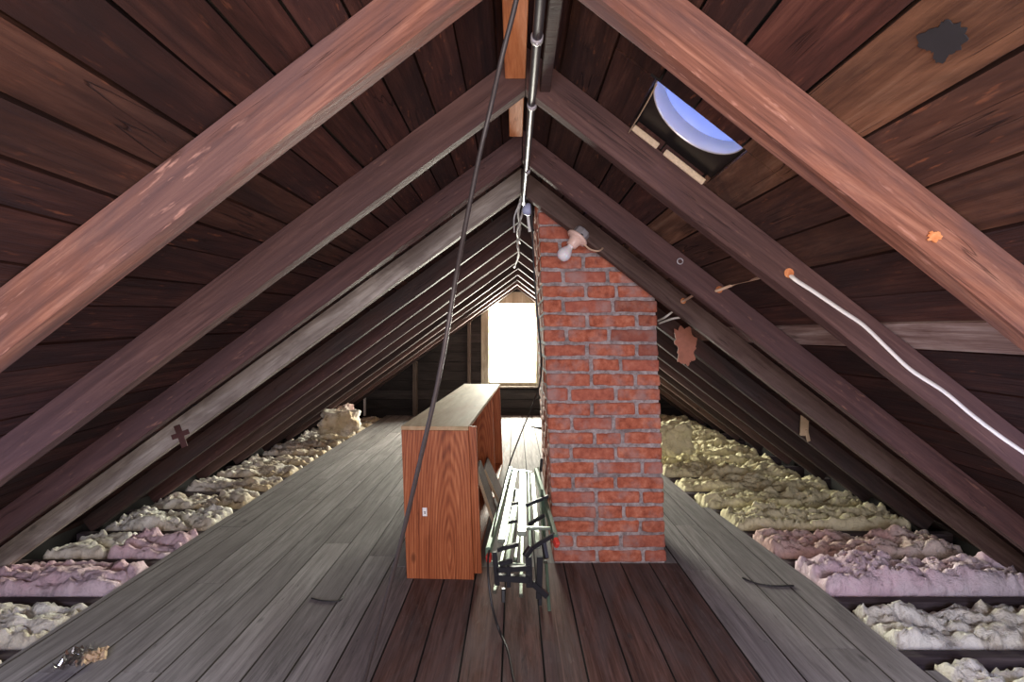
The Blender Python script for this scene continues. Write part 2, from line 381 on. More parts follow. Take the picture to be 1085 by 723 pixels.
for (xa, xb, ya, yb_) in ((HX0-.012, HX1+.012, HY0-.006, HY0), (HX0-.012, HX0-.004, HY0, HY1), (HX1+.004, HX1+.012, HY0, HY1)):
    q = [roof_pt(1, x, y, o) for o in (.002, .032) for x, y in ((xa, ya), (xb, ya), (xb, yb_), (xa, yb_))]
    vv = [bm.verts.new(p) for p in q]
    for idx in ((0, 1, 2, 3), (7, 6, 5, 4), (0, 4, 5, 1), (1, 5, 6, 2), (2, 6, 7, 3), (3, 7, 4, 0)): bm.faces.new([vv[k] for k in idx])
struct(link('trim_1', bm, M_under))

# ------------------------------------------------------------------ floor
bm = bmesh.new(); bc = bm.loops.layers.color.new('bc')
def redge(y): return 1.45-.088*y if y < 4.2 else 1.08
def ledge(y): return -1.60-.022*min(y, 4.5)
BW = .1315; x0 = .223-BW*15; NB = 26
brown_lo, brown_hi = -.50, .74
for i in range(NB):
    a = x0+i*BW; b = a+BW
    if b < -1.75 or a > 1.48: continue
    cuts = [REAR_Y]
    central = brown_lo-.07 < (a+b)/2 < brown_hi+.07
    y = random.uniform(.2, 1.6)
    if central:
        cuts += [y] if y < 1.3 and random.random() < .4 else []
        cuts.append(2.255 if (a+b)/2 > .12 else 2.22); y = 3
    while y < 6.3:
        cuts.append(y); y += random.uniform(.9, 2.4)
    cuts.append(WALL_Y); cuts = sorted(set(cuts))
    for y0, y1 in zip(cuts, cuts[1:]):
        if y1-y0 < .05: continue
        xa, xb = a+.0018, b-.0018
        ye0, ye1 = y0+.001, y1-.001
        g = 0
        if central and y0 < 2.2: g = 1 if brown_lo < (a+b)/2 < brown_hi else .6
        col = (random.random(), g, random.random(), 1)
        z = random.uniform(-.0015, .0)
        q = []
        n = max(1, int((ye1-ye0)/.4)); pts = [ye0+(ye1-ye0)*k/n for k in range(n+1)]
        L = []; R = []
        for yy_ in pts:
            L.append(max(xa, ledge(yy_)+random.uniform(-.003, .003)) if xa < ledge(yy_) else xa); R.append(min(xb, redge(yy_)))
        if max(r-l for l, r in zip(L, R)) < .01: continue
        rows = []
        for yy_, l_, r_ in zip(pts, L, R):
            if r_-l_ < .004: continue
            bvl = .0016
            rows.append([bm.verts.new(p) for p in ((l_, yy_, z-.02), (l_, yy_, z-bvl), (l_+bvl, yy_, z), (r_-bvl, yy_, z), (r_, yy_, z-bvl), (r_, yy_, z-.02))])
        if len(rows) < 2:
            bmesh.ops.delete(bm, geom=[v for r in rows for v in r], context='VERTS'); continue
        fs = []
        for p, q in zip(rows, rows[1:]):
            for k in range(6):
                fs.append(bm.faces.new((p[k], q[k], q[(k+1) % 6], p[(k+1) % 6])))
                if k != 2: fs[-1].material_index = 1
        fs.append(bm.faces.new(rows[0])); fs.append(bm.faces.new(rows[-1][::-1]))
        for f in fs:
            for l in f.loops: l[bc] = col
bmesh.ops.recalc_face_normals(bm, faces=bm.faces[:])
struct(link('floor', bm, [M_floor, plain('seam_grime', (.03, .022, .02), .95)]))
bm = bmesh.new(); box(bm, -2.8, 2.8, REAR_Y-.1, WALL_Y+.1, -.23, -.20); struct(link('floor_below', bm, M_under))

for nm, x in (('wall_left', -2.50), ('wall_right', 2.46)):
    bm = bmesh.new(); box(bm, x-.015, x+.015, REAR_Y, WALL_Y, -.2, .02); struct(link(nm, bm, M_under))
bm = bmesh.new()
box(bm, RX-.05, RX+.05, REAR_Y, WALL_Y+.1, 1.835, 1.85); struct(link('trim_4', bm, M_under))
# ------------------------------------------------------------------ gable walls
def gable_top(x, y): 
    side = -1 if x < RX else 1
    return roof_pt(side, abs(x-RX), y, 0).z-.002
WX0, WX1, WZ0, WZ1 = -.344, .281, .415, 1.478
def gable(name, y0, y1, hole):
    bm = bmesh.new(); bc = bm.loops.layers.color.new('bc')
    z = -.16
    while z < 1.85:
        h = .125; zt = z+h-.006
        col = (random.random(), 0, random.random(), 1)
        def xr(zz):
            s1 = slope(-1, 6); s2 = slope(1, 6); t_ = ZB+RH*math.sqrt(1+s1*s1)
            return RX-(t_-zz)/s1+.02, RX+(t_-zz)/s2-.02
        spans = [(None, None)]
        segs = [('L', 'R')]
        if hole and zt > WZ0 and z < WZ1: segs = [('L', WX0-.03), (WX1+.03, 'R')]
        for sa, sb in segs:
            lo_b, hi_b = xr(z); lo_t, hi_t = xr(min(zt, 1.77))
            xa = (lo_b, lo_t) if sa == 'L' else (sa, sa); xb = (hi_b, hi_t) if sb == 'R' else (sb, sb)
            if xb[1]-xa[1] < .02: continue
            zt2 = min(zt, 1.77); zb = z
            if zt2 <= zb: continue
            vv = [bm.verts.new(p) for p in ((xa[0], y0, zb), (xb[0], y0, zb), (xb[1], y0+.004, zt2), (xa[1], y0+.004, zt2),
                                            (xa[0], y1, zb), (xb[0], y1, zb), (xb[1], y1, zt2), (xa[1], y1, zt2))]
            for idx in ((0, 1, 2, 3), (7, 6, 5, 4), (0, 4, 5, 1), (1, 5, 6, 2), (2, 6, 7, 3), (3, 7, 4, 0)):
                f = bm.faces.new([vv[k] for k in idx])
                for l in f.loops: l[bc] = col
        z += h
    bmesh.ops.recalc_face_normals(bm, faces=bm.faces[:])
    return struct(link(name, bm, M_wall))
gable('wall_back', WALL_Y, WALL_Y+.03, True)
bm = bmesh.new()                                       # outer skin behind the boards
for a, b, c_, d_ in ((-2.6, WX0-.03, -.2, 1.9), (WX1+.03, 2.6, -.2, 1.9), (WX0-.03, WX1+.03, -.2, WZ0-.03), (WX0-.03, WX1+.03, WZ1+.03, 1.9)):
    box(bm, a, b, WALL_Y+.035, WALL_Y+.06, c_, d_)
struct(link('trim_2', bm, M_under))
gable('wall_front', REAR_Y-.03, REAR_Y, False)
bm = bmesh.new(); box(bm, -2.6, 2.6, REAR_Y-.08, REAR_Y-.04, -.2, 1.95); struct(link('trim_3', bm, M_under))
# studs
for k, (x, wd, m, zt) in enumerate(((-1.31, .05, M_stud, None), (-1.98, .022, M_pipe_white, None), (-.60, .04, M_stud, None), (.62, .05, M_stud, None), (1.3, .05, M_stud, None))):
    bm = bmesh.new(); top = gable_top(x-(wd if x < 0 else -wd), 6.4)-.06
    box(bm, x-wd/2, x+wd/2, WALL_Y-.09 if m is M_stud else WALL_Y-.05, WALL_Y-.002, 0, top, .003)
    o = link('wall_stud' if m is M_stud else 'vertical_pipe', bm, m)
    if m is M_stud:
        tag(o, ['dark timber stud halfway between the left eave and the window on the far wall', '', 'dark timber stud just left of the bright window on the far wall',
            'dark timber stud just right of the window behind the chimney', 'dark timber stud far right of the window behind the chimney'][k], 'stud', 'studs on the far gable wall')
    else: tag(o, 'thin pale upright pipe at the left eave end of the far wall', 'pipe')
# window
win = struct(empty('window_1', (0, 0, 0)))
bm = bmesh.new()
for a, b, c_, d_ in ((WX0-.10, WX0, WZ0-.05, WZ1+.02), (WX1, WX1+.09, WZ0-.05, WZ1+.02)): box(bm, a, b, WALL_Y-.022, WALL_Y, c_, d_, .003)
box(bm, WX0-.03, WX1+.03, WALL_Y-.024, WALL_Y, WZ1, WZ1+.155, .003)
link('casing', bm, M_case, win)
bm = bmesh.new()
for a, b, c_, d_ in ((WX0-.03, WX0+.012, WZ0-.03, WZ1+.03), (WX1-.012, WX1+.03, WZ0-.03, WZ1+.03), (WX0, WX1, WZ0-.03, WZ0+.02), (WX0, WX1, WZ1-.012, WZ1+.03)):
    box(bm, a, b, WALL_Y, WALL_Y+.06, c_, d_, .002)
link('jamb', bm, M_case, win)
bm = bmesh.new(); zm = (WZ0+WZ1)/2
for (z0, z1, yo) in ((WZ0+.02, WZ1-.012, .03),):
    for a, b, c_, d_ in ((WX0+.012, WX0+.026, z0, z1), (WX1-.026, WX1-.012, z0, z1), (WX0+.022, WX1-.022, z0, z0+.016), (WX0+.022, WX1-.022, z1-.016, z1)):
        box(bm, a, b, WALL_Y+yo, WALL_Y+yo+.018, c_, d_, .002)
M_sash = plain('white_sash_paint', (.85, .87, .82), .4)
link('sash', bm, M_sash, win)
bm = bmesh.new(); box(bm, WX0+.03, WX1-.03, WALL_Y+.045, WALL_Y+.048, WZ0+.03, WZ1-.02); link('glass', bm, M_glass, win)
bm = bmesh.new(); box(bm, WX0-.12, WX1+.11, WALL_Y-.05, WALL_Y+.02, WZ0-.055, WZ0-.03, .004); link('sill', bm, M_stud, win)

# ------------------------------------------------------------------ rafters
def rafter(side, i, yb, kind, name='roof_rafter', th=.044, mat_under=None, wane=.003):
    s = slope(side, yb); a = math.atan(s); c, sn = math.cos(a), math.sin(a)
    L = (ZB+.03)/sn; n = 44; bm = bmesh.new(); h = RH
    rows = []
    ph = random.uniform(0, 100)
    prof = []
    b_ = .004
    prof = [(-th, b_), (-th+b_, 0), (-b_, 0), (0, b_), (0, h-.001), (-th, h-.001)]
    for k in range(n+1):
        t_ = k/n*L; row = []
        for q, (py, pz) in enumerate(prof):
            lx = t_
            if k == 0: lx = -(sn/c)*pz+.0006+abs(0)
            jy = noise.noise(Vector((t_*3, ph, q)))*wane*.6; jz = noise.noise(Vector((t_*3, ph+7, q)))*wane if q < 4 else 0
            if q in (0, 1): # waney arris
                jz += max(0, noise.noise(Vector((t_*1.7, ph+20, 0)))-.15)*wane*4
            row.append(bm.verts.new((side*lx, py+jy, pz+jz)))
        rows.append(row)
    m = len(prof)
    for p, q in zip(rows, rows[1:]):
        for k in range(m): bm.faces.new((p[k], p[(k+1) % m], q[(k+1) % m], q[k]))
    bm.faces.new(rows[0]); bm.faces.new(rows[-1][::-1])
    bmesh.ops.recalc_face_normals(bm, faces=bm.faces[:])
    o = link(name, bm, M_raf[kind]); o.location = (RX+side*.0005, yb, ZB); o.rotation_euler = (0, side*a, 0)
    return o
ordn = ['nearest', 'second', 'third', 'fourth', 'fifth', 'sixth', 'seventh', 'eighth', 'ninth', 'tenth', 'eleventh', 'twelfth', 'last']
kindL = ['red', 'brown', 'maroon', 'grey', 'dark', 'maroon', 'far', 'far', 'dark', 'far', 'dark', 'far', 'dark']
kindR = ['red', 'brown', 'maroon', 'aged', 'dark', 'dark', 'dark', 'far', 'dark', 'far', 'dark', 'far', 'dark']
desc = {'red': 'bright reddish rough-sawn', 'brown': 'dark brown', 'maroon': 'reddish brown', 'grey': 'greyish whitewashed', 'aged': 'weathered grey-brown', 'dark': 'blackened', 'far': 'dull brown'}
for i, yb in enumerate(rafy):
    for side, kd in ((-1, kindL[i]), (1, kindR[i])):
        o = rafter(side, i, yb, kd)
        sd = 'left' if side < 0 else 'right'
        where = 'rafter nearest the camera on the %s slope' % sd if i == 0 else ('rafter against the far wall on the %s slope' % sd if i == 12 else '%s rafter from the camera on the %s slope' % (ordn[i], sd))
        tag(o, desc[kd]+' '+where, 'rafter', 'roof rafters')
# orange ridge plank pieces seen left of the conduit, dark plate to its right
def ridge_piece(name, x0, x1, y0, y1, z0, z1, m, lab, skew=.0):
    bm = bmesh.new(); box(bm, x0, x1, y0, y1, z0, z1, .002)
    return tag(link(name, bm, m), lab, 'plank')
ridge_piece('ridge_plank', -.025, .027, .86, 1.256, 1.700, 1.716, M_orange, 'bright orange plank under the ridge between the nearest and second rafters')
ridge_piece('ridge_plank', -.018, .025, 1.304, 1.62, 1.700, 1.716, M_orange, 'short orange plank end under the ridge just past the second rafters')
ridge_piece('ridge_plate', .064, .090, .84, 1.255, 1.665, 1.690, M_raf['dark'], 'dark blue-grey batten right of the ridge conduit between nearest rafters')

# ------------------------------------------------------------------ conduit and cables at the ridge
cd = empty('ridge_conduit', (.046, 1.5, 1.66)); tag(cd, 'old dark metal conduit running along the underside of the ridge', 'conduit')
def off(o, pts): return [Vector(p)-o.location for p in pts]
bm = bmesh.new(); tube(bm, off(cd, [(.046, .2, 1.662), (.047, .8, 1.660), (.045, 1.3, 1.662), (.043, 1.8, 1.661), (.040, 2.26, 1.655)]), .0105, 14); link('pipe', bm, M_pipe, cd, True)
for y in (1.02, 1.315, 1.83):
    bm = bmesh.new(); tube(bm, off(cd, [(.046, y-.008, 1.661), (.046, y+.008, 1.661)]), .013, 14, spline=False)
    lathe(bm, [(0, .0), (.005, .001), (.003, .005), (0, .006)], zdir(Vector((.046, y, 1.650))-cd.location, (0, -.3, -1)), 10)
    link('clamp', bm, M_galv, cd, True)
wc = empty('whitened_ridge_cable', (.03, 2.6, 1.62)); tag(wc, 'tangle of paint-whitened cable trailing down the ridge beside the chimney top', 'cable')
bm = bmesh.new()
tube(bm, off(wc, [P(553, 208, 2.28), P(549, 225, 2.40), P(551, 240, 2.6), P(548.5, 258, 2.8), P(549.5, 270, 3.0), P(545, 283, 3.3)]), .007, 8, jit=.25)
tube(bm, off(wc, [P(556, 212, 2.28), P(553, 228, 2.40), P(548, 246, 2.6), P(551, 258, 2.9)]), .005, 8, jit=.25)
tube(bm, off(wc, [P(551, 215, 2.30), P(545, 230, 2.38), P(545, 246, 2.46)]), .004, 8, jit=.25)
link('cable', bm, M_pipe_white, wc, True)
jb = empty('ridge_junction_knob', P(559, 222, 2.24)); tag(jb, 'small bluish grey fitting hanging where the conduit meets the chimney top', 'electrical fitting')
bm = bmesh.new(); lathe(bm, [(0, -.028), (.016, -.024), (.024, -.008), (.020, .012), (.010, .026), (0, .03)], zdir((0, 0, 0), (.2, 0, 1)), 18)
link('body', bm, plain('blue_grey_fitting', (.42, .46, .66), .4), jb, True)
bm = bmesh.new(); bar(bm, (.002, .004, -.03), (.010, .008, -.10), .006, .012, .001); link('white_tag', bm, M_paper, jb)
# the long hanging cord in front
bm = bmesh.new()
cp = [P(552, -40, .80), P(547, 0, .82), P(532, 60, .85), (0, 0, 0), P(508, 165, .92), P(493, 240, .92), P(482, 300, .90), P(474, 350, .90), P(463, 410, .92), P(447, 480, .95), P(426, 570, 1.0), P(404, 655, 1.05), P(386, 723, 1.1), P(355, 845, 1.17)]
cp[3] = P(519, 118, .90)
tube(bm, cp, .0046, 10, jit=.06)
tag(link('hanging_cord', bm, plain('brown_braided_cord', (.035, .027, .026), .5, 0, .5, 160), None, True), 'long dark braided cord hanging from the ridge down in front of the bookcase', 'cord')
# black cord beside the chimney running to the floor
bm = bmesh.new()
tube(bm, [P(563, 215, 2.22), P(566, 290, 2.235), P(571, 350, 2.24), P(573, 372, 2.24), P(573, 400, 2.5), P(566, 425, 2.7), P(551, 462, 2.75), P(540, 492, 2.6), P(530, 530, 2.25), P(521, 570, 1.95), P(517, 600, 1.78), P(521, 640, 1.72), P(529, 668, 1.715), P(538, 690, 1.61), P(545, 724, 1.468), (.03, 1.3, .004), (.08, 1.0, .004)], .0042, 8)
tag(link('black_cable', bm, M_cord, None, True), 'thin black cable running down the left side of the chimney and over the floorboards', 'cable')

# ------------------------------------------------------------------ chimney
CX0, CX1, CY0, CY1 = .178, .695, 2.253, 2.98
def lean(x, z): return x-(.042 if x < .43 else .036)*z-.012*max(0, z-1.1)
bm = bmesh.new(); bc = bm.loops.layers.color.new('bc')
vv = []
zmax = 1.74
mcell = 14
ins = .006
prof = [(CX0+ins, CY0+ins), (CX1-ins, CY0+ins), (CX1-ins, CY1-ins), (CX0+ins, CY1-ins)]
rows = []
for k in range(25):
    z = zmax*k/24; rows.append([bm.verts.new((lean(x, z), y, z)) for x, y in prof])
for p, q in zip(rows, rows[1:]):
    for k in range(4): bm.faces.new((p[k], p[(k+1) % 4], q[(k+1) % 4], q[k])).material_index = 1
bm.faces.new(rows[-1]).material_index = 1; bm.faces.new(rows[0][::-1]).material_index = 1
CRS = .0676; ncourse = 25
def brick(x0, x1, y0, y1, z0, z1, col):
    tb = bmesh.new()
    box(tb, x0, x1, y0, y1, z0, z1, min(.008, (x1-x0)*.2), 0, None, 2)
    nx_ = [e for e in tb.edges if abs(e.verts[0].co.x-e.verts[1].co.x) > .02]
    bmesh.ops.subdivide_edges(tb, edges=nx_, cuts=7, use_grid_fill=True)
    nz_ = [e for e in tb.edges if abs(e.verts[0].co.z-e.verts[1].co.z) > .02]
    bmesh.ops.subdivide_edges(tb, edges=nz_, cuts=3, use_grid_fill=True)
    ph = random.uniform(0, 99); rot = random.uniform(-.022, .022); cx = (x0+x1)/2; vm = {}
    for v in tb.verts:
        j = noise.noise_vector(Vector((v.co.x*22+ph, v.co.y*22, v.co.z*22))); j2 = noise.noise_vector(Vector((v.co.x*75+ph, v.co.y*60, v.co.z*60)))
        p = v.co+Vector((j.x*.0035, j.y*.004+j2.y*.0025, j.z*.004+j2.z*.0025+(v.co.x-cx)*rot)); p.x = lean(p.x, p.z)
        vm[v] = bm.verts.new(p)
    for f in tb.faces:
        g = bm.faces.new([vm[v] for v in f.verts]); g.material_index = 0; g.smooth = True
        for l in g.loops: l[bc] = col
    tb.free()
for k in range(ncourse):
    z0 = k*CRS+.004; z1 = z0+CRS-.0135
    def soot(x, y): 
        s = 0
        if k <= 2 and x > .5: s = .45
        if k == 0: s = max(s, .35)
        if k == 1 and x > .55: s = .4
        if x > .58 and k in (14, 15, 16, 17): s = .6
        if x > .58 and k == 11: s = .25
        if k == 18 and .30 < x < .40: s = .95
        if k >= 20: s = max(s, random.uniform(0, .35))
        if y > CY0+.05 and x < .3: s = max(s, .35)
        return s
    jx = random.uniform(-.003, .003)
    if k % 2 == 0: spl = [0, .205, .415, CX1-CX0]
    else: spl = [0, .10, .305, CX1-CX0]
    if k % 5 == 3: spl = [0, .205, .34, CX1-CX0]
    spl = [spl[0]]+[s+random.uniform(-.012, .012) for s in spl[1:-1]]+[spl[-1]]
    for a, b in zip(spl, spl[1:]):
        xa, xb = CX0+a+(.007 if a else 0), CX0+b-(.007 if b < CX1-CX0 else 0)
        s = soot((xa+xb)/2, CY0)
        brick(xa+jx, xb+jx, CY0+random.uniform(-.003, .002), CY0+.1, z0+random.uniform(-.002, .002), z1+random.uniform(-.002, .002), (random.random(), s, 0, 1))
    y = CY0+.105+(k % 2)*.09
    if k % 2: 
        for xa, xb in ((CX0, CX0+.09), (CX1-.09, CX1)): brick(xa, xb, CY0+.105, CY0+.18, z0, z1, (random.random(), soot(xa, y), 0, 1))
    while y < CY1-.03:
        yb = min(y+.2, CY1)
        for xa, xb in ((CX0+random.uniform(-.003, .002), CX0+.09), (CX1-.09, CX1+random.uniform(-.002, .003))):
            brick(xa, xb, y+.004, yb-.004, z0, z1, (random.random(), soot(xa, y), 0, 1))
        y += .21
tag(link('brick_chimney', bm, [M_brick, M_mortar], None, False), 'old red brick chimney stack standing on the floor and rising to the ridge', 'chimney')

# ------------------------------------------------------------------ lamp holder, bulb
lp = empty('bulb_socket', P(612, 252, 2.15)); tag(lp, 'bare frosted bulb in a porcelain lampholder fixed high on the chimney front', 'light fixture')
ax = Vector((-.62, -.15, -.77)).normalized(); o_ = lp.location
bm = bmesh.new(); lathe(bm, [(0, -.040), (.034, -.040), (.036, -.036), (.036, -.002), (.0, -.002)], zdir((0, 0, 0), ax), 8); link('octagon_box', bm, M_galv, lp)
bm = bmesh.new(); lathe(bm, [(0, -.001), (.008, -.001), (.008, .0), (.0, .0)], zdir(Vector((.012, -.034, .004)), (0, -1, 0)), 12); link('knockout_hole', bm, M_black, lp)
bm = bmesh.new(); lathe(bm, [(0, -.002), (.050, -.002), (.051, .006), (.040, .012), (.028, .018), (.024, .045), (.022, .050), (.0, .050)], zdir((0, 0, 0), ax), 28); link('porcelain_holder', bm, M_porc, lp, True)
bm = bmesh.new(); lathe(bm, [(.013, .046), (.014, .056), (.018, .066), (.027, .082), (.031, .096), (.029, .109), (.020, .121), (.010, .126), (0, .127)], zdir((0, 0, 0), ax), 28); link('bulb', bm, M_bulb, lp, True)
bm = bmesh.new(); tube(bm, off(lp, [P(618, 258, 2.14), P(625, 264, 2.14), P(634, 266, 2.13), P(640, 262, 2.17)]), .004, 8); link('supply_cable', bm, M_wiret, lp, True)

# ------------------------------------------------------------------ white cable through the right rafters
wr = empty('white_cable', P(960, 400, 1.25)); tag(wr, 'white flat cable running through holes and down along the second rafter on the right slope', 'cable')
yf = 1.30-.044-.004
bm = bmesh.new()
tube(bm, off(wr, [P(836, 289, yf+.02), P(842, 296, yf-.004), P(862, 309, yf), P(890, 328, yf), P(915, 345, yf), P(940, 369, yf), P(965, 392, yf), P(1000, 415, yf), P(1030, 440, yf), P(1062, 464, yf), P(1100, 490, yf), P(1150, 525, yf)]), .0075, 10, flat=.5)
link('sheath', bm, M_wirew, wr, True)
bm = bmesh.new()
tube(bm, off(wr, [P(836, 289, yf+.02), P(830, 290, 1.31), P(806, 294, 1.5), P(780, 301, 1.70), P(760, 308, 1.755), P(755, 308, 1.80), P(742, 309, 1.95), P(728, 317, 2.12), P(722, 320, 2.16)]), .0055, 8)
link('tan_run', bm, M_wiret, wr, True)
for (u, v, d) in ((836, 289.5, 1.2545), (762, 307, 1.7585), (724, 319, 2.1545)):
    bm = bmesh.new(); lathe(bm, [(0, 0), (.010 if d < 1.5 else .009, 0), (.0125, .0005)], zdir(P(u, v, d)-wr.location, (0, -1, 0)), 14)
    link('drilled_hole_rim', bm, M_orange, wr)
bm = bmesh.new()
tube(bm, [P(722, 320, 2.22), P(714, 329, 2.32), P(705, 336, 2.35), P(697, 340, 2.45)], .005, 8)
tube(bm, [P(730, 330, 2.30), P(722, 336, 2.32), P(712, 338, 2.34), P(698, 343, 2.45)], .005, 8)
tag(link('cable_loop', bm, M_wirew, None, True), 'pale loose cable ends poking out at the right corner of the chimney', 'cable')
# ring screw on third rafter
bm = bmesh.new(); c0 = P(720.5, 277, 1.75)
tube(bm, [c0+Vector((math.cos(a)*.010, -.001, math.sin(a)*.010)) for a in [k*math.pi/8 for k in range(17)]], .0022, 8, spline=False)
tag(link('wire_ring', bm, M_galv, None, True), 'small metal ring screwed into the third rafter on the right slope', 'ring')

# ------------------------------------------------------------------ roof vent
vt = empty('roof_vent', roof_pt(1, (HX0+HX1)/2-.002, 1.075, .032)); tag(vt, 'round steel roof vent with hood tinted skylight blue seen through a square hole in the right slope', 'vent')
s = slope(1, 1.05); nrm = Vector((s, 0, 1)).normalized(); MV = zdir((0, 0, 0), nrm)
VR = .118
bm = bmesh.new(); lathe(bm, [(VR, .0), (VR, .034), (VR+.003, .034), (VR+.003, -.004), (VR, -.004), (VR, 0)], MV, 56); link('throat', bm, M_steel, vt, True)
bm = bmesh.new()
n = 48; inner = []; outer = []
for k in range(n):
    a = 2*math.pi*k/n; ca, sa = math.cos(a), math.sin(a); q = 1/max(abs(ca), abs(sa))
    inner.append(bm.verts.new(MV @ Vector((VR*1.02*ca, VR*1.02*sa, -.004)))); ox, oy = .20*q*ca, .26*q*sa
    outer.append(bm.verts.new(MV @ Vector((ox, oy, -.010))))
for k in range(n): bm.faces.new((inner[k], inner[(k+1) % n], outer[(k+1) % n], outer[k]))
link('flange', bm, M_flange, vt)
bm = bmesh.new(); lathe(bm, [(VR+.03, .044), (VR+.024, .054), (VR+.008, .072), (VR*.6, .095), (0, .105)], MV, 56); link('hood', bm, M_dome, vt, True)
# splintered pale lath along the hole's far edge and a straw line
bm = bmesh.new()
for (a, b) in (((.272), (.335)), ((.352), (.452))):
    p0 = roof_pt(1, a, HY1-.006, .002); p1 = roof_pt(1, b, HY1-.006, .002); bar(bm, p0, p1, .008, .016, .002)
tag(link('splintered_lath', bm, M_edge), 'pale splintered lath along the far edge of the vent hole', 'lath')
bm = bmesh.new(); tube(bm, [P(696, 89, 1.0), P(682, 115, 1.1), P(666, 141, 1.245)], .0016, 6)
tag(link('taut_string', bm, M_tanp, None, True), 'thin tan string stretched beside the left edge of the vent hole', 'string')

# ------------------------------------------------------------------ marks and scraps on the wood
def blob(name, cpt, n, rx, rz, m, lab, cat, th=.002, seed=0, ax_=Vector((1, 0, 0)), sq=False):
    bm = bmesh.new(); n = Vector(n).normalized(); X = ax_.normalized(); Y = n.cross(X).normalized(); N = 72; a_ = []; b_ = []
    for k in range(N):
        a = 2*math.pi*k/N; r = (1+.5*noise.noise(Vector((math.cos(a)*1.6+seed, math.sin(a)*1.6, seed)))+.3*noise.noise(Vector((math.cos(a)*3.7, math.sin(a)*3.7+seed, 3)))+.12*noise.noise(Vector((math.cos(a)*14, math.sin(a)*14+seed, 3))))*(1 if not sq else min(1.35, 1/max(abs(math.cos(a)), abs(math.sin(a)))))
        p = Vector(cpt)+X*math.cos(a)*rx*r+Y*math.sin(a)*rz*r
        a_.append(bm.verts.new(p)); b_.append(bm.verts.new(p+n*th))
    for k in range(N): bm.faces.new((a_[k], a_[(k+1) % N], b_[(k+1) % N], b_[k]))
    bm.faces.new(b_); bm.faces.new(a_[::-1]); bmesh.ops.recalc_face_normals(bm, faces=bm.faces[:])
    return tag(link(name, bm, m), lab, cat)
nR = Vector((-slope(1, .7), 0, -1)).normalized()
def on_roof(u, v, side=1, out=0):
    lo, hi = .2, 5.0
    for _ in range(50):
        d = (lo+hi)/2; p = P(u, v, d); z = roof_pt(side, abs(p.x-RX), d, out).z
        if p.z < z: lo = d
        else: hi = d
    return P(u, v, lo)
p = on_roof(1000, 42)
blob('tar_smear', p+nR*.001, nR, .030, .022, plain('tar', (.022, .022, .026), .6, 0, .3), 'black tar smear on the tan roof board at top right', 'stain', .0012, 3, Vector((.3, 1, -.2)))
blob('knot_hole', P(989, 251, .792), (0, -1, 0), .011, .0085, M_orange, 'crumbly orange knot in the nearest right rafter', 'knot', .002, 8)
# torn reddish scrap on the right, near the chimney
blob('torn_tin_patch', P(726, 367, 2.62), (0, -1, 0), .052, .085, M_tin, 'torn rust-coloured patch nailed up just right of the chimney', 'patch', .004, 5, Vector((1, 0, .1)), True)
bm = bmesh.new(); bar(bm, P(853, 430, 2.66), P(852, 462, 2.66), .012, .045, .004)
bar(bm, P(854, 455, 2.655), P(857, 468, 2.66), .008, .022, .003)
tag(link('splintered_wood_strip', bm, M_tanp), 'small tan splintered wood strip hanging under a right slope rafter', 'wood scrap')
# dark cross-shaped smear on whitewashed rafter, built as two thin bars
c0 = P(193, 463, 2.153)
bm = bmesh.new(); bar(bm, c0+Vector((-.025, 0, .05)), c0+Vector((.012, 0, -.045)), .004, .028, .001); bar(bm, c0+Vector((-.045, -.001, -.004)), c0+Vector((.030, -.001, .024)), .004, .022, .001)
tag(link('cross_smear', bm, plain('dark_smear', (.09, .035, .03), .7, .3, .3)), 'dark cross-shaped smear on the whitewashed left rafter', 'bracket')

# ------------------------------------------------------------------ bookcase lying on its long edge
A = Vector((-.462, 2.104)); B = Vector((-.178, 2.104)); ANG = math.atan2(.078, 1.886)
bk = empty('bookcase', (-.320, 2.104, 0), -ANG); tag(bk, 'oak-look laminate bookcase lying on its long side with open front toward the chimney', 'bookcase')
W2, LN, HT, T = .145, 1.89, .656, .018
def shear(o, k=-.038):
    for v in o.data.vertices: v.co.x += k*v.co.z
    return o
bm = bmesh.new(); box(bm, -W2, W2, 0, T, 0, HT-T, .0015); shear(link('end_panel', bm, M_oak, bk))
bm = bmesh.new(); box(bm, -W2+.04, W2+.032, T+.001, 2*T+.001, .018, HT-.004, .0015); shear(link('base_rail', bm, M_oak, bk))
bm = bmesh.new(); box(bm, -W2, W2, LN-T, LN, 0, HT-T, .0015); shear(link('end_panel', bm, M_oak, bk))
bm = bmesh.new(); box(bm, -W2, W2, 0, LN, HT-T+.0005, HT, .0015)
tp_ = shear(link('side_panel', bm, M_dust, bk)); tp_['label'] = 'pale dusty upper side panel'
bm = bmesh.new(); box(bm, -W2, W2, T+.001, LN-T-.001, 0, T, .0015); shear(link('side_panel', bm, M_oak, bk))
bm = bmesh.new(); box(bm, -W2, -W2+.006, T+.001, LN-T-.001, T, HT-T-.001); shear(link('back_panel', bm, M_oak, bk))
bm = bmesh.new(); box(bm, -W2+.01, W2-.012, 1.30, 1.318, T, HT-T-.001, .0015); shear(link('shelf', bm, M_oak, bk))
bm = bmesh.new(); c0 = Vector((-.048, -.0006, .292))
box(bm, c0.x-.0095-.0075, c0.x+.0095-.0075, -.0012, -.0001, .270, .306, 0); shear(link('label_sticker', bm, M_paper, bk))
bm = bmesh.new(); box(bm, c0.x-.0125, c0.x-.0025, -.0018, -.0012, .287, .2895); box(bm, c0.x-.010, c0.x-.004, -.0018, -.0012, .280, .285); shear(link('sticker_print', bm, plain('print_ink', (.15, .1, .1), .6), bk))
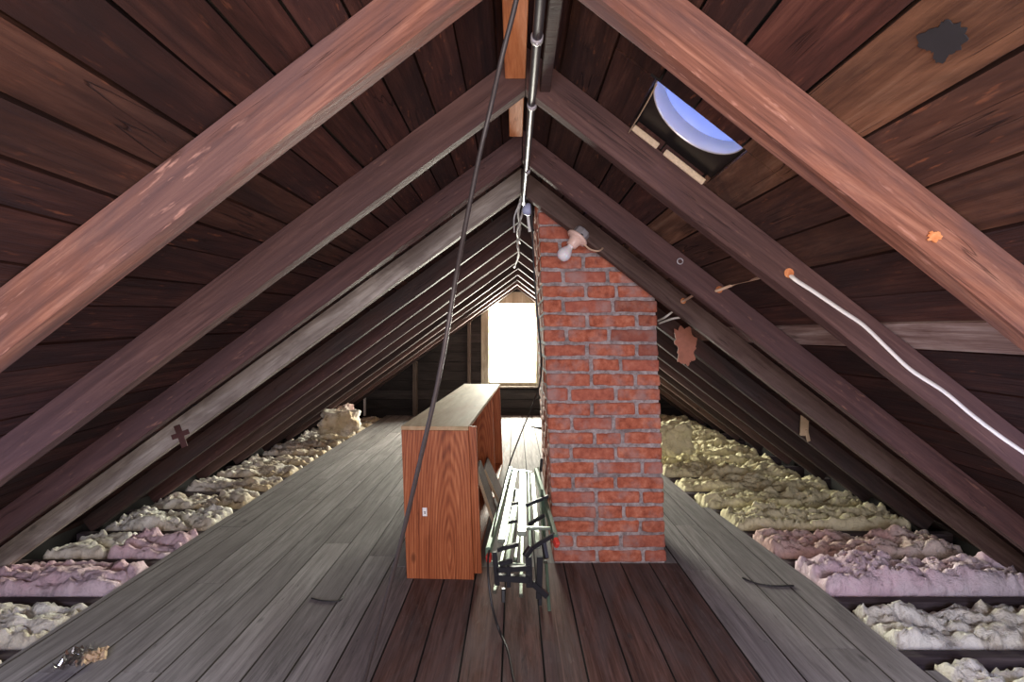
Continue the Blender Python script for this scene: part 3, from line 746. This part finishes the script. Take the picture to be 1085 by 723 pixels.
# loose shelf boards leaning out of the bookcase
for k, (a, b, dp, lab) in enumerate(((P(524, 558, 2.60), P(505, 500, 2.60), .24, 'loose laminate shelf board leaning inside the bookcase opening, nearest one'),
                    (P(531, 538, 2.90), P(513, 498, 2.90), .30, 'loose laminate shelf board leaning in the bookcase opening, behind the nearest one'))):
    o = empty('loose_shelf_board', a); tag(o, lab, 'board')
    X = (b-a).normalized(); Z = Vector((0, 1, 0)); Y = Z.cross(X); M = Matrix((X, Y, Z)).transposed().to_4x4(); L = (b-a).length
    bm = bmesh.new(); box(bm, 0, L, -.007, .007, .0, dp, .001, 0, M); link('board', bm, M_raf['maroon'], o)
    bm = bmesh.new(); box(bm, 0, L, -.0075, .0075, -.003, 0, 0, 0, M); link('edge_band', bm, M_edge, o)

# ------------------------------------------------------------------ folded aluminium frame
fr = empty('folded_metal_frame', (.03, 1.9, 0)); tag(fr, 'folded aluminium frame of pale green bars with black joints lying between bookcase and chimney', 'folding frame')
def fp(u, v, d): return P(u, v, d)-fr.location
rails = [((517, 586, 1.86), (541, 498, 2.88), .020, .040, 1), ((531, 574, 1.88), (546, 499, 2.88), .028, .016, 0), ((553, 566, 1.90), (554, 500, 2.86), .034, .020, 0),
         ((562, 606, 1.88), (560, 503, 2.84), .014, .036, 1), ((570, 580, 1.92), (564, 503, 2.80), .022, .016, 0), ((589, 572, 1.92), (568, 500, 2.60), .018, .042, 1),
         ((536, 602, 1.88), (549, 520, 2.70), .022, .014, 0), ((546, 594, 1.92), (556, 520, 2.70), .014, .024, 0), ((582, 650, 1.868), (574, 520, 2.30), .012, .030, 1),
         ((578, 596, 1.95), (571, 496, 2.74), .018, .018, 0), ((524, 628, 1.90), (546, 530, 2.80), .016, .016, 0), ((552, 632, 1.90), (554, 532, 2.80), .016, .016, 0)]
for a, b, wx, hz, mk in rails:
    bm = bmesh.new(); bar(bm, fp(*a), fp(*b), wx, hz, .0025); link('rail', bm, M_alu2 if mk else M_alu, fr)
for a, b in (((517, 594, 1.845), (519, 588, 1.87)), ((591, 579, 1.905), (588, 571, 1.93))):
    bm = bmesh.new(); bar(bm, fp(*a), fp(*b), .018, .030, .004); link('end_cap', bm, M_redcap, fr)
for a, b, r in (((527, 612, 1.855), (561, 614, 1.855), .013), ((527, 583, 1.88), (549, 577, 1.90), .008), ((524, 585, 1.86), (527, 620, 1.86), .010), ((560, 590, 1.87), (561, 622, 1.87), .013),
                ((572, 590, 1.88), (571, 634, 1.88), .012), ((561, 583, 1.9), (588, 566, 1.93), .008), ((557, 536, 2.2), (581, 526, 2.24), .008), ((560, 556, 2.1), (577, 546, 2.12), .008),
                ((530, 556, 2.1), (548, 552, 2.1), .007), ((534, 536, 2.3), (549, 533, 2.3), .007), ((573, 500, 2.7), (574, 486, 2.7), .008), ((529, 598, 1.87), (543, 594, 1.88), .009),
                ((564, 618, 1.87), (580, 632, 1.87), .011), ((539, 600, 1.86), (539, 622, 1.86), .010), ((526, 604, 1.86), (562, 602, 1.86), .010), ((556, 590, 1.865), (563, 580, 1.88), .012), ((576, 575, 1.92), (579, 592, 1.90), .010)):
    bm = bmesh.new(); bar(bm, fp(*a), fp(*b), r*1.6, r*1.9, .002); link('joint', bm, M_black, fr)
for a, b in (((541, 498, 2.88), (563, 501, 2.84)), ((520, 596, 1.9), (559, 600, 1.9)), ((551, 560, 2.0), (584, 560, 2.0))):
    bm = bmesh.new(); bar(bm, fp(*a), fp(*b), .012, .012, .002); link('cross_bar', bm, M_alu, fr)
for x, y, z1 in ((.098, 1.90, .12), (-.045, 1.92, .05), (.0, 2.7, .20), (.08, 2.72, .20)):
    bm = bmesh.new(); bar(bm, Vector((x, y, .002))-fr.location, Vector((x, y+.01, z1))-fr.location, .014, .02, .002); link('leg', bm, M_black, fr)

# ------------------------------------------------------------------ joists and insulation
JY = [1.62+.34*k for k in range(-3, 15)]
JY = [y for y in JY if -.9 < y < 6.45]
JH = .044
for side in (-1, 1):
    for k, y in enumerate(JY):
        bm = bmesh.new()
        xa = (1.0 if side > 0 else 1.5); xb = 2.36
        box(bm, side*xa if side > 0 else -xb, xb if side > 0 else -xa, y, y+JH, -.165, -.022, .003)
        o = link('floor_joist', bm, M_joist); sd = 'left' if side < 0 else 'right'
        vis = y > 1.3
        nth = k-[i for i, q in enumerate(JY) if q > 1.3][0]+1 if vis else 0
        lab = ('dark timber joist %s from the camera in the %s insulation strip' % ((['first', 'second', 'third', 'fourth', 'fifth', 'sixth', 'seventh', 'eighth', 'ninth', 'tenth', 'eleventh', 'twelfth', 'thirteenth', 'fourteenth', 'fifteenth', 'sixteenth'][nth-1]), sd)) if vis else \
              'dark timber joist beside the camera in the %s insulation strip, out of view (%s)' % (sd, ['farther', 'nearer', 'nearest'][k % 3])
        tag(o, lab, 'joist', 'floor joists')
def batt(x0, x1, y0, y1, zc, amp, kind, lab, seed, name='insulation_batt', edge=.03, dip=0):
    nx = max(12, int((x1-x0)/.011)); ny = max(10, int((y1-y0)/.011)); bm = bmesh.new(); g = []
    for j in range(ny+1):
        row = []
        for i in range(nx+1):
            u = i/nx; v = j/ny; x = x0+(x1-x0)*u; y = y0+(y1-y0)*v
            e = min(u*(x1-x0), (1-u)*(x1-x0), v*(y1-y0), (1-v)*(y1-y0)); ef = min(1, e/edge); ef = math.sqrt(1-(1-ef)**2)
            q = Vector((x*4+seed*3.1, y*7, seed))
            n1 = noise.noise(q); n2 = noise.noise(Vector((x*14+seed, y*20, seed*2))); n3 = noise.noise(Vector((x*45, y*55+seed, 1)))
            n4 = noise.noise(Vector((x*100, y*110+seed, 4)))
            wx = x*9+n1*1.2+n2*.5; wy = y*13+n2*.8
            rdg = 1-abs(noise.noise(Vector((wx, wy, seed))))*2.4; rdg = max(0, rdg)**3
            fold = 1-abs(noise.noise(Vector((x*3.2+n2*.4, y*14+n1*2, seed+5))))*2.2; fold = max(0, fold)**4
            z = zc+amp*(.75*n1+.42*n2+.22*n3+.10*n4-.42*rdg-.40*fold+.25)
            z = -.12+(z+.12)*(.15+.85*ef)
            row.append(bm.verts.new((x+n2*.008*(0 if e == 0 else 1)-(x0+x1)/2, y+n1*.012*(e == 0)-(y0+y1)/2, z+.12)))
        g.append(row)
    for j in range(ny):
        for i in range(nx): bm.faces.new((g[j][i], g[j][i+1], g[j+1][i+1], g[j+1][i]))
    c_ = [bm.verts.new((px, py, -.045)) for px, py in ((x0-(x0+x1)/2, y0-(y0+y1)/2), (x1-(x0+x1)/2, y0-(y0+y1)/2), (x1-(x0+x1)/2, y1-(y0+y1)/2), (x0-(x0+x1)/2, y1-(y0+y1)/2))]
    edges = [[g[0][i] for i in range(nx+1)], [g[j][nx] for j in range(ny+1)], [g[ny][i] for i in range(nx, -1, -1)], [g[j][0] for j in range(ny, -1, -1)]]
    for q, ed in enumerate(edges):
        a, b = c_[q], c_[(q+1) % 4]
        bm.faces.new([a, b]+ed[::-1])
    bm.faces.new(c_[::-1]); bmesh.ops.recalc_face_normals(bm, faces=bm.faces[:])
    o = link(name, bm, M_batt[kind], None, True); o.location = ((x0+x1)/2, (y0+y1)/2, -.12)
    return tag(o, lab, 'insulation', 'fibreglass insulation between the joists')
words = ['nearest', 'second', 'third', 'fourth', 'fifth', 'sixth', 'seventh', 'eighth', 'ninth', 'tenth', 'eleventh', 'twelfth', 'thirteenth', 'fourteenth', 'farthest', 'extra']
kr = ['cream', 'cream', 'cream', 'palepink', 'rose', 'yellow', 'yellow', 'yellow', 'yellow', 'yellow', 'yellow', 'yellow', 'yellow', 'yellow', 'yellow', 'yellow']
kl = ['cream', 'cream', 'cream', 'pink', 'pink', 'cream', 'tan', 'tan', 'tan', 'tan', 'tan', 'tan', 'tan', 'tan', 'tan', 'tan']
dc = {'cream': 'cream white', 'palepink': 'pale lavender pink', 'pink': 'pink', 'rose': 'dusky rose', 'yellow': 'yellow', 'tan': 'dirty tan'}
bays = [(a+JH+.006, b-.006) for a, b in zip(JY, JY[1:])]
first = [i for i, (a, b) in enumerate(bays) if b > 1.25][0]
for i, (a, b) in enumerate(bays[first:]):
    top = .005+.035*random.random()
    kR = kr[min(i, 14)]; kL = kl[min(i, 14)]
    xr0 = redge(a)+.01 if i else redge(a)+.01
    zt = {3: .045, 4: .02, 5: .03, 2: .005, 1: .0, 0: -.02}.get(i, .02)
    batt(max(1.10, xr0), 2.20, a+.012*(i>1), b-.02, zt-.012, .062, kR, '%s fibreglass insulation, %s strip from the camera right of the floor' % (dc[kR], words[i]), 10+i)
    x1 = ledge(b)-.01
    if i == 4:
        batt(-1.98, x1, a, b-.02, .0, .06, 'pink', 'pink fibreglass insulation, fifth strip from the camera left of the floor', 40+i)
        batt(-2.28, -1.985, a, b-.02, .0, .05, 'cream', 'small cream insulation tuft at the eave end of the fifth strip, left of the floor', 60)
    else:
        batt(-2.28, x1, a, b-.02, zt*.4-.01, .058, kL, '%s fibreglass insulation, %s strip from the camera left of the floor' % (dc[kL], words[i]), 40+i)
# bundle standing on the left, far, and bigger heap on the right behind the chimney
def heap(name, c0, r, kind, lab, seed):
    bm = bmesh.new(); bmesh.ops.create_icosphere(bm, subdivisions=5, radius=1)
    for v in bm.verts:
        n_ = v.co.normalized(); q = n_*1.8+Vector((seed, 0, 0))
        k = 1+.30*noise.noise(q)+.12*noise.noise(q*3.1)+.06*noise.noise(q*9)
        sx = max(-.85, min(.85, n_.x*1.15)); sy = max(-.85, min(.85, n_.y*1.15)); sz = max(-.7, min(.8, n_.z*1.1))
        v.co = Vector((sx*r[0], sy*r[1], sz*r[2]))*k
    o = link(name, bm, M_batt[kind], None, True); o.location = c0; return tag(o, lab, 'insulation')
heap('insulation_bundle', (-1.76, 4.95, .17), (.20, .13, .145), 'tan', 'white and brown insulation bundle lying at the far left edge of the floor', 2)
heap('insulation_bundle', (1.32, 4.1, .19), (.16, .14, .16), 'yellow', 'tall yellow insulation bundle just right of the chimney', 6)
heap('insulation_bundle', (-1.95, 5.6, .17), (.10, .13, .13), 'rose', 'brownish insulation clump at the far left eave', 9)

# ------------------------------------------------------------------ small litter
bm = bmesh.new(); tube(bm, [P(786, 613, 2.11)+Vector((0, 0, .003)), P(800, 618, 2.07), P(818, 621, 2.045), P(841, 621, 2.045)], .0035, 6, jit=.3)
tag(link('dark_twig', bm, M_cord, None, True), 'thin dark curved twig lying on the right floorboards', 'twig')
def flake(name, c0, sx, sy, h, m, lab, cat, seed, rz=0):
    bm = bmesh.new(); n = 10; g = []
    R = Matrix.Rotation(rz, 3, 'Z')
    for j in range(n+1):
        g.append([bm.verts.new(Vector(c0)+R @ Vector(((i/n-.5)*sx*(1+.3*noise.noise(Vector((j*.5, seed, 0)))), (j/n-.5)*sy, 0))+Vector((0, 0, .003+h*abs(noise.noise(Vector((i*.6, j*.6, seed))))))) for i in range(n+1)])
    for j in range(n):
        for i in range(n): bm.faces.new((g[j][i], g[j][i+1], g[j+1][i+1], g[j+1][i]))
    o = link(name, bm, m); md = o.modifiers.new('s', 'SOLIDIFY'); md.thickness = .001; return tag(o, lab, cat)
flake('clear_plastic_wrapper', P(79, 700, 1.575), .07, .10, .05, M_clear, 'crumpled clear plastic wrapper on the near left edge of the floor', 'plastic scrap', 3, .2)
flake('tan_paper_scrap', P(101, 697, 1.585), .06, .07, .025, M_tanp, 'crumpled tan paper scrap beside the clear wrapper on the left', 'paper scrap', 7, .6)
bm = bmesh.new(); tube(bm, [P(330, 634, 1.95), P(343, 637, 1.93), P(359, 637, 1.93), P(364, 632, 1.965)], .003, 6)  # hook-shaped crack in the floorboards, drawn as a thin dark tube
tag(link('hook_crack', bm, M_cord, None, True), 'short hook-shaped dark crack in the left floorboards', 'crack')
bm = bmesh.new(); tube(bm, [P(563, 452, 5.68), P(574, 454, 5.5)], .012, 6, spline=False)
tag(link('dark_stick', bm, M_cord, None, True), 'short dark stick on the sunlit floor before the window', 'stick')
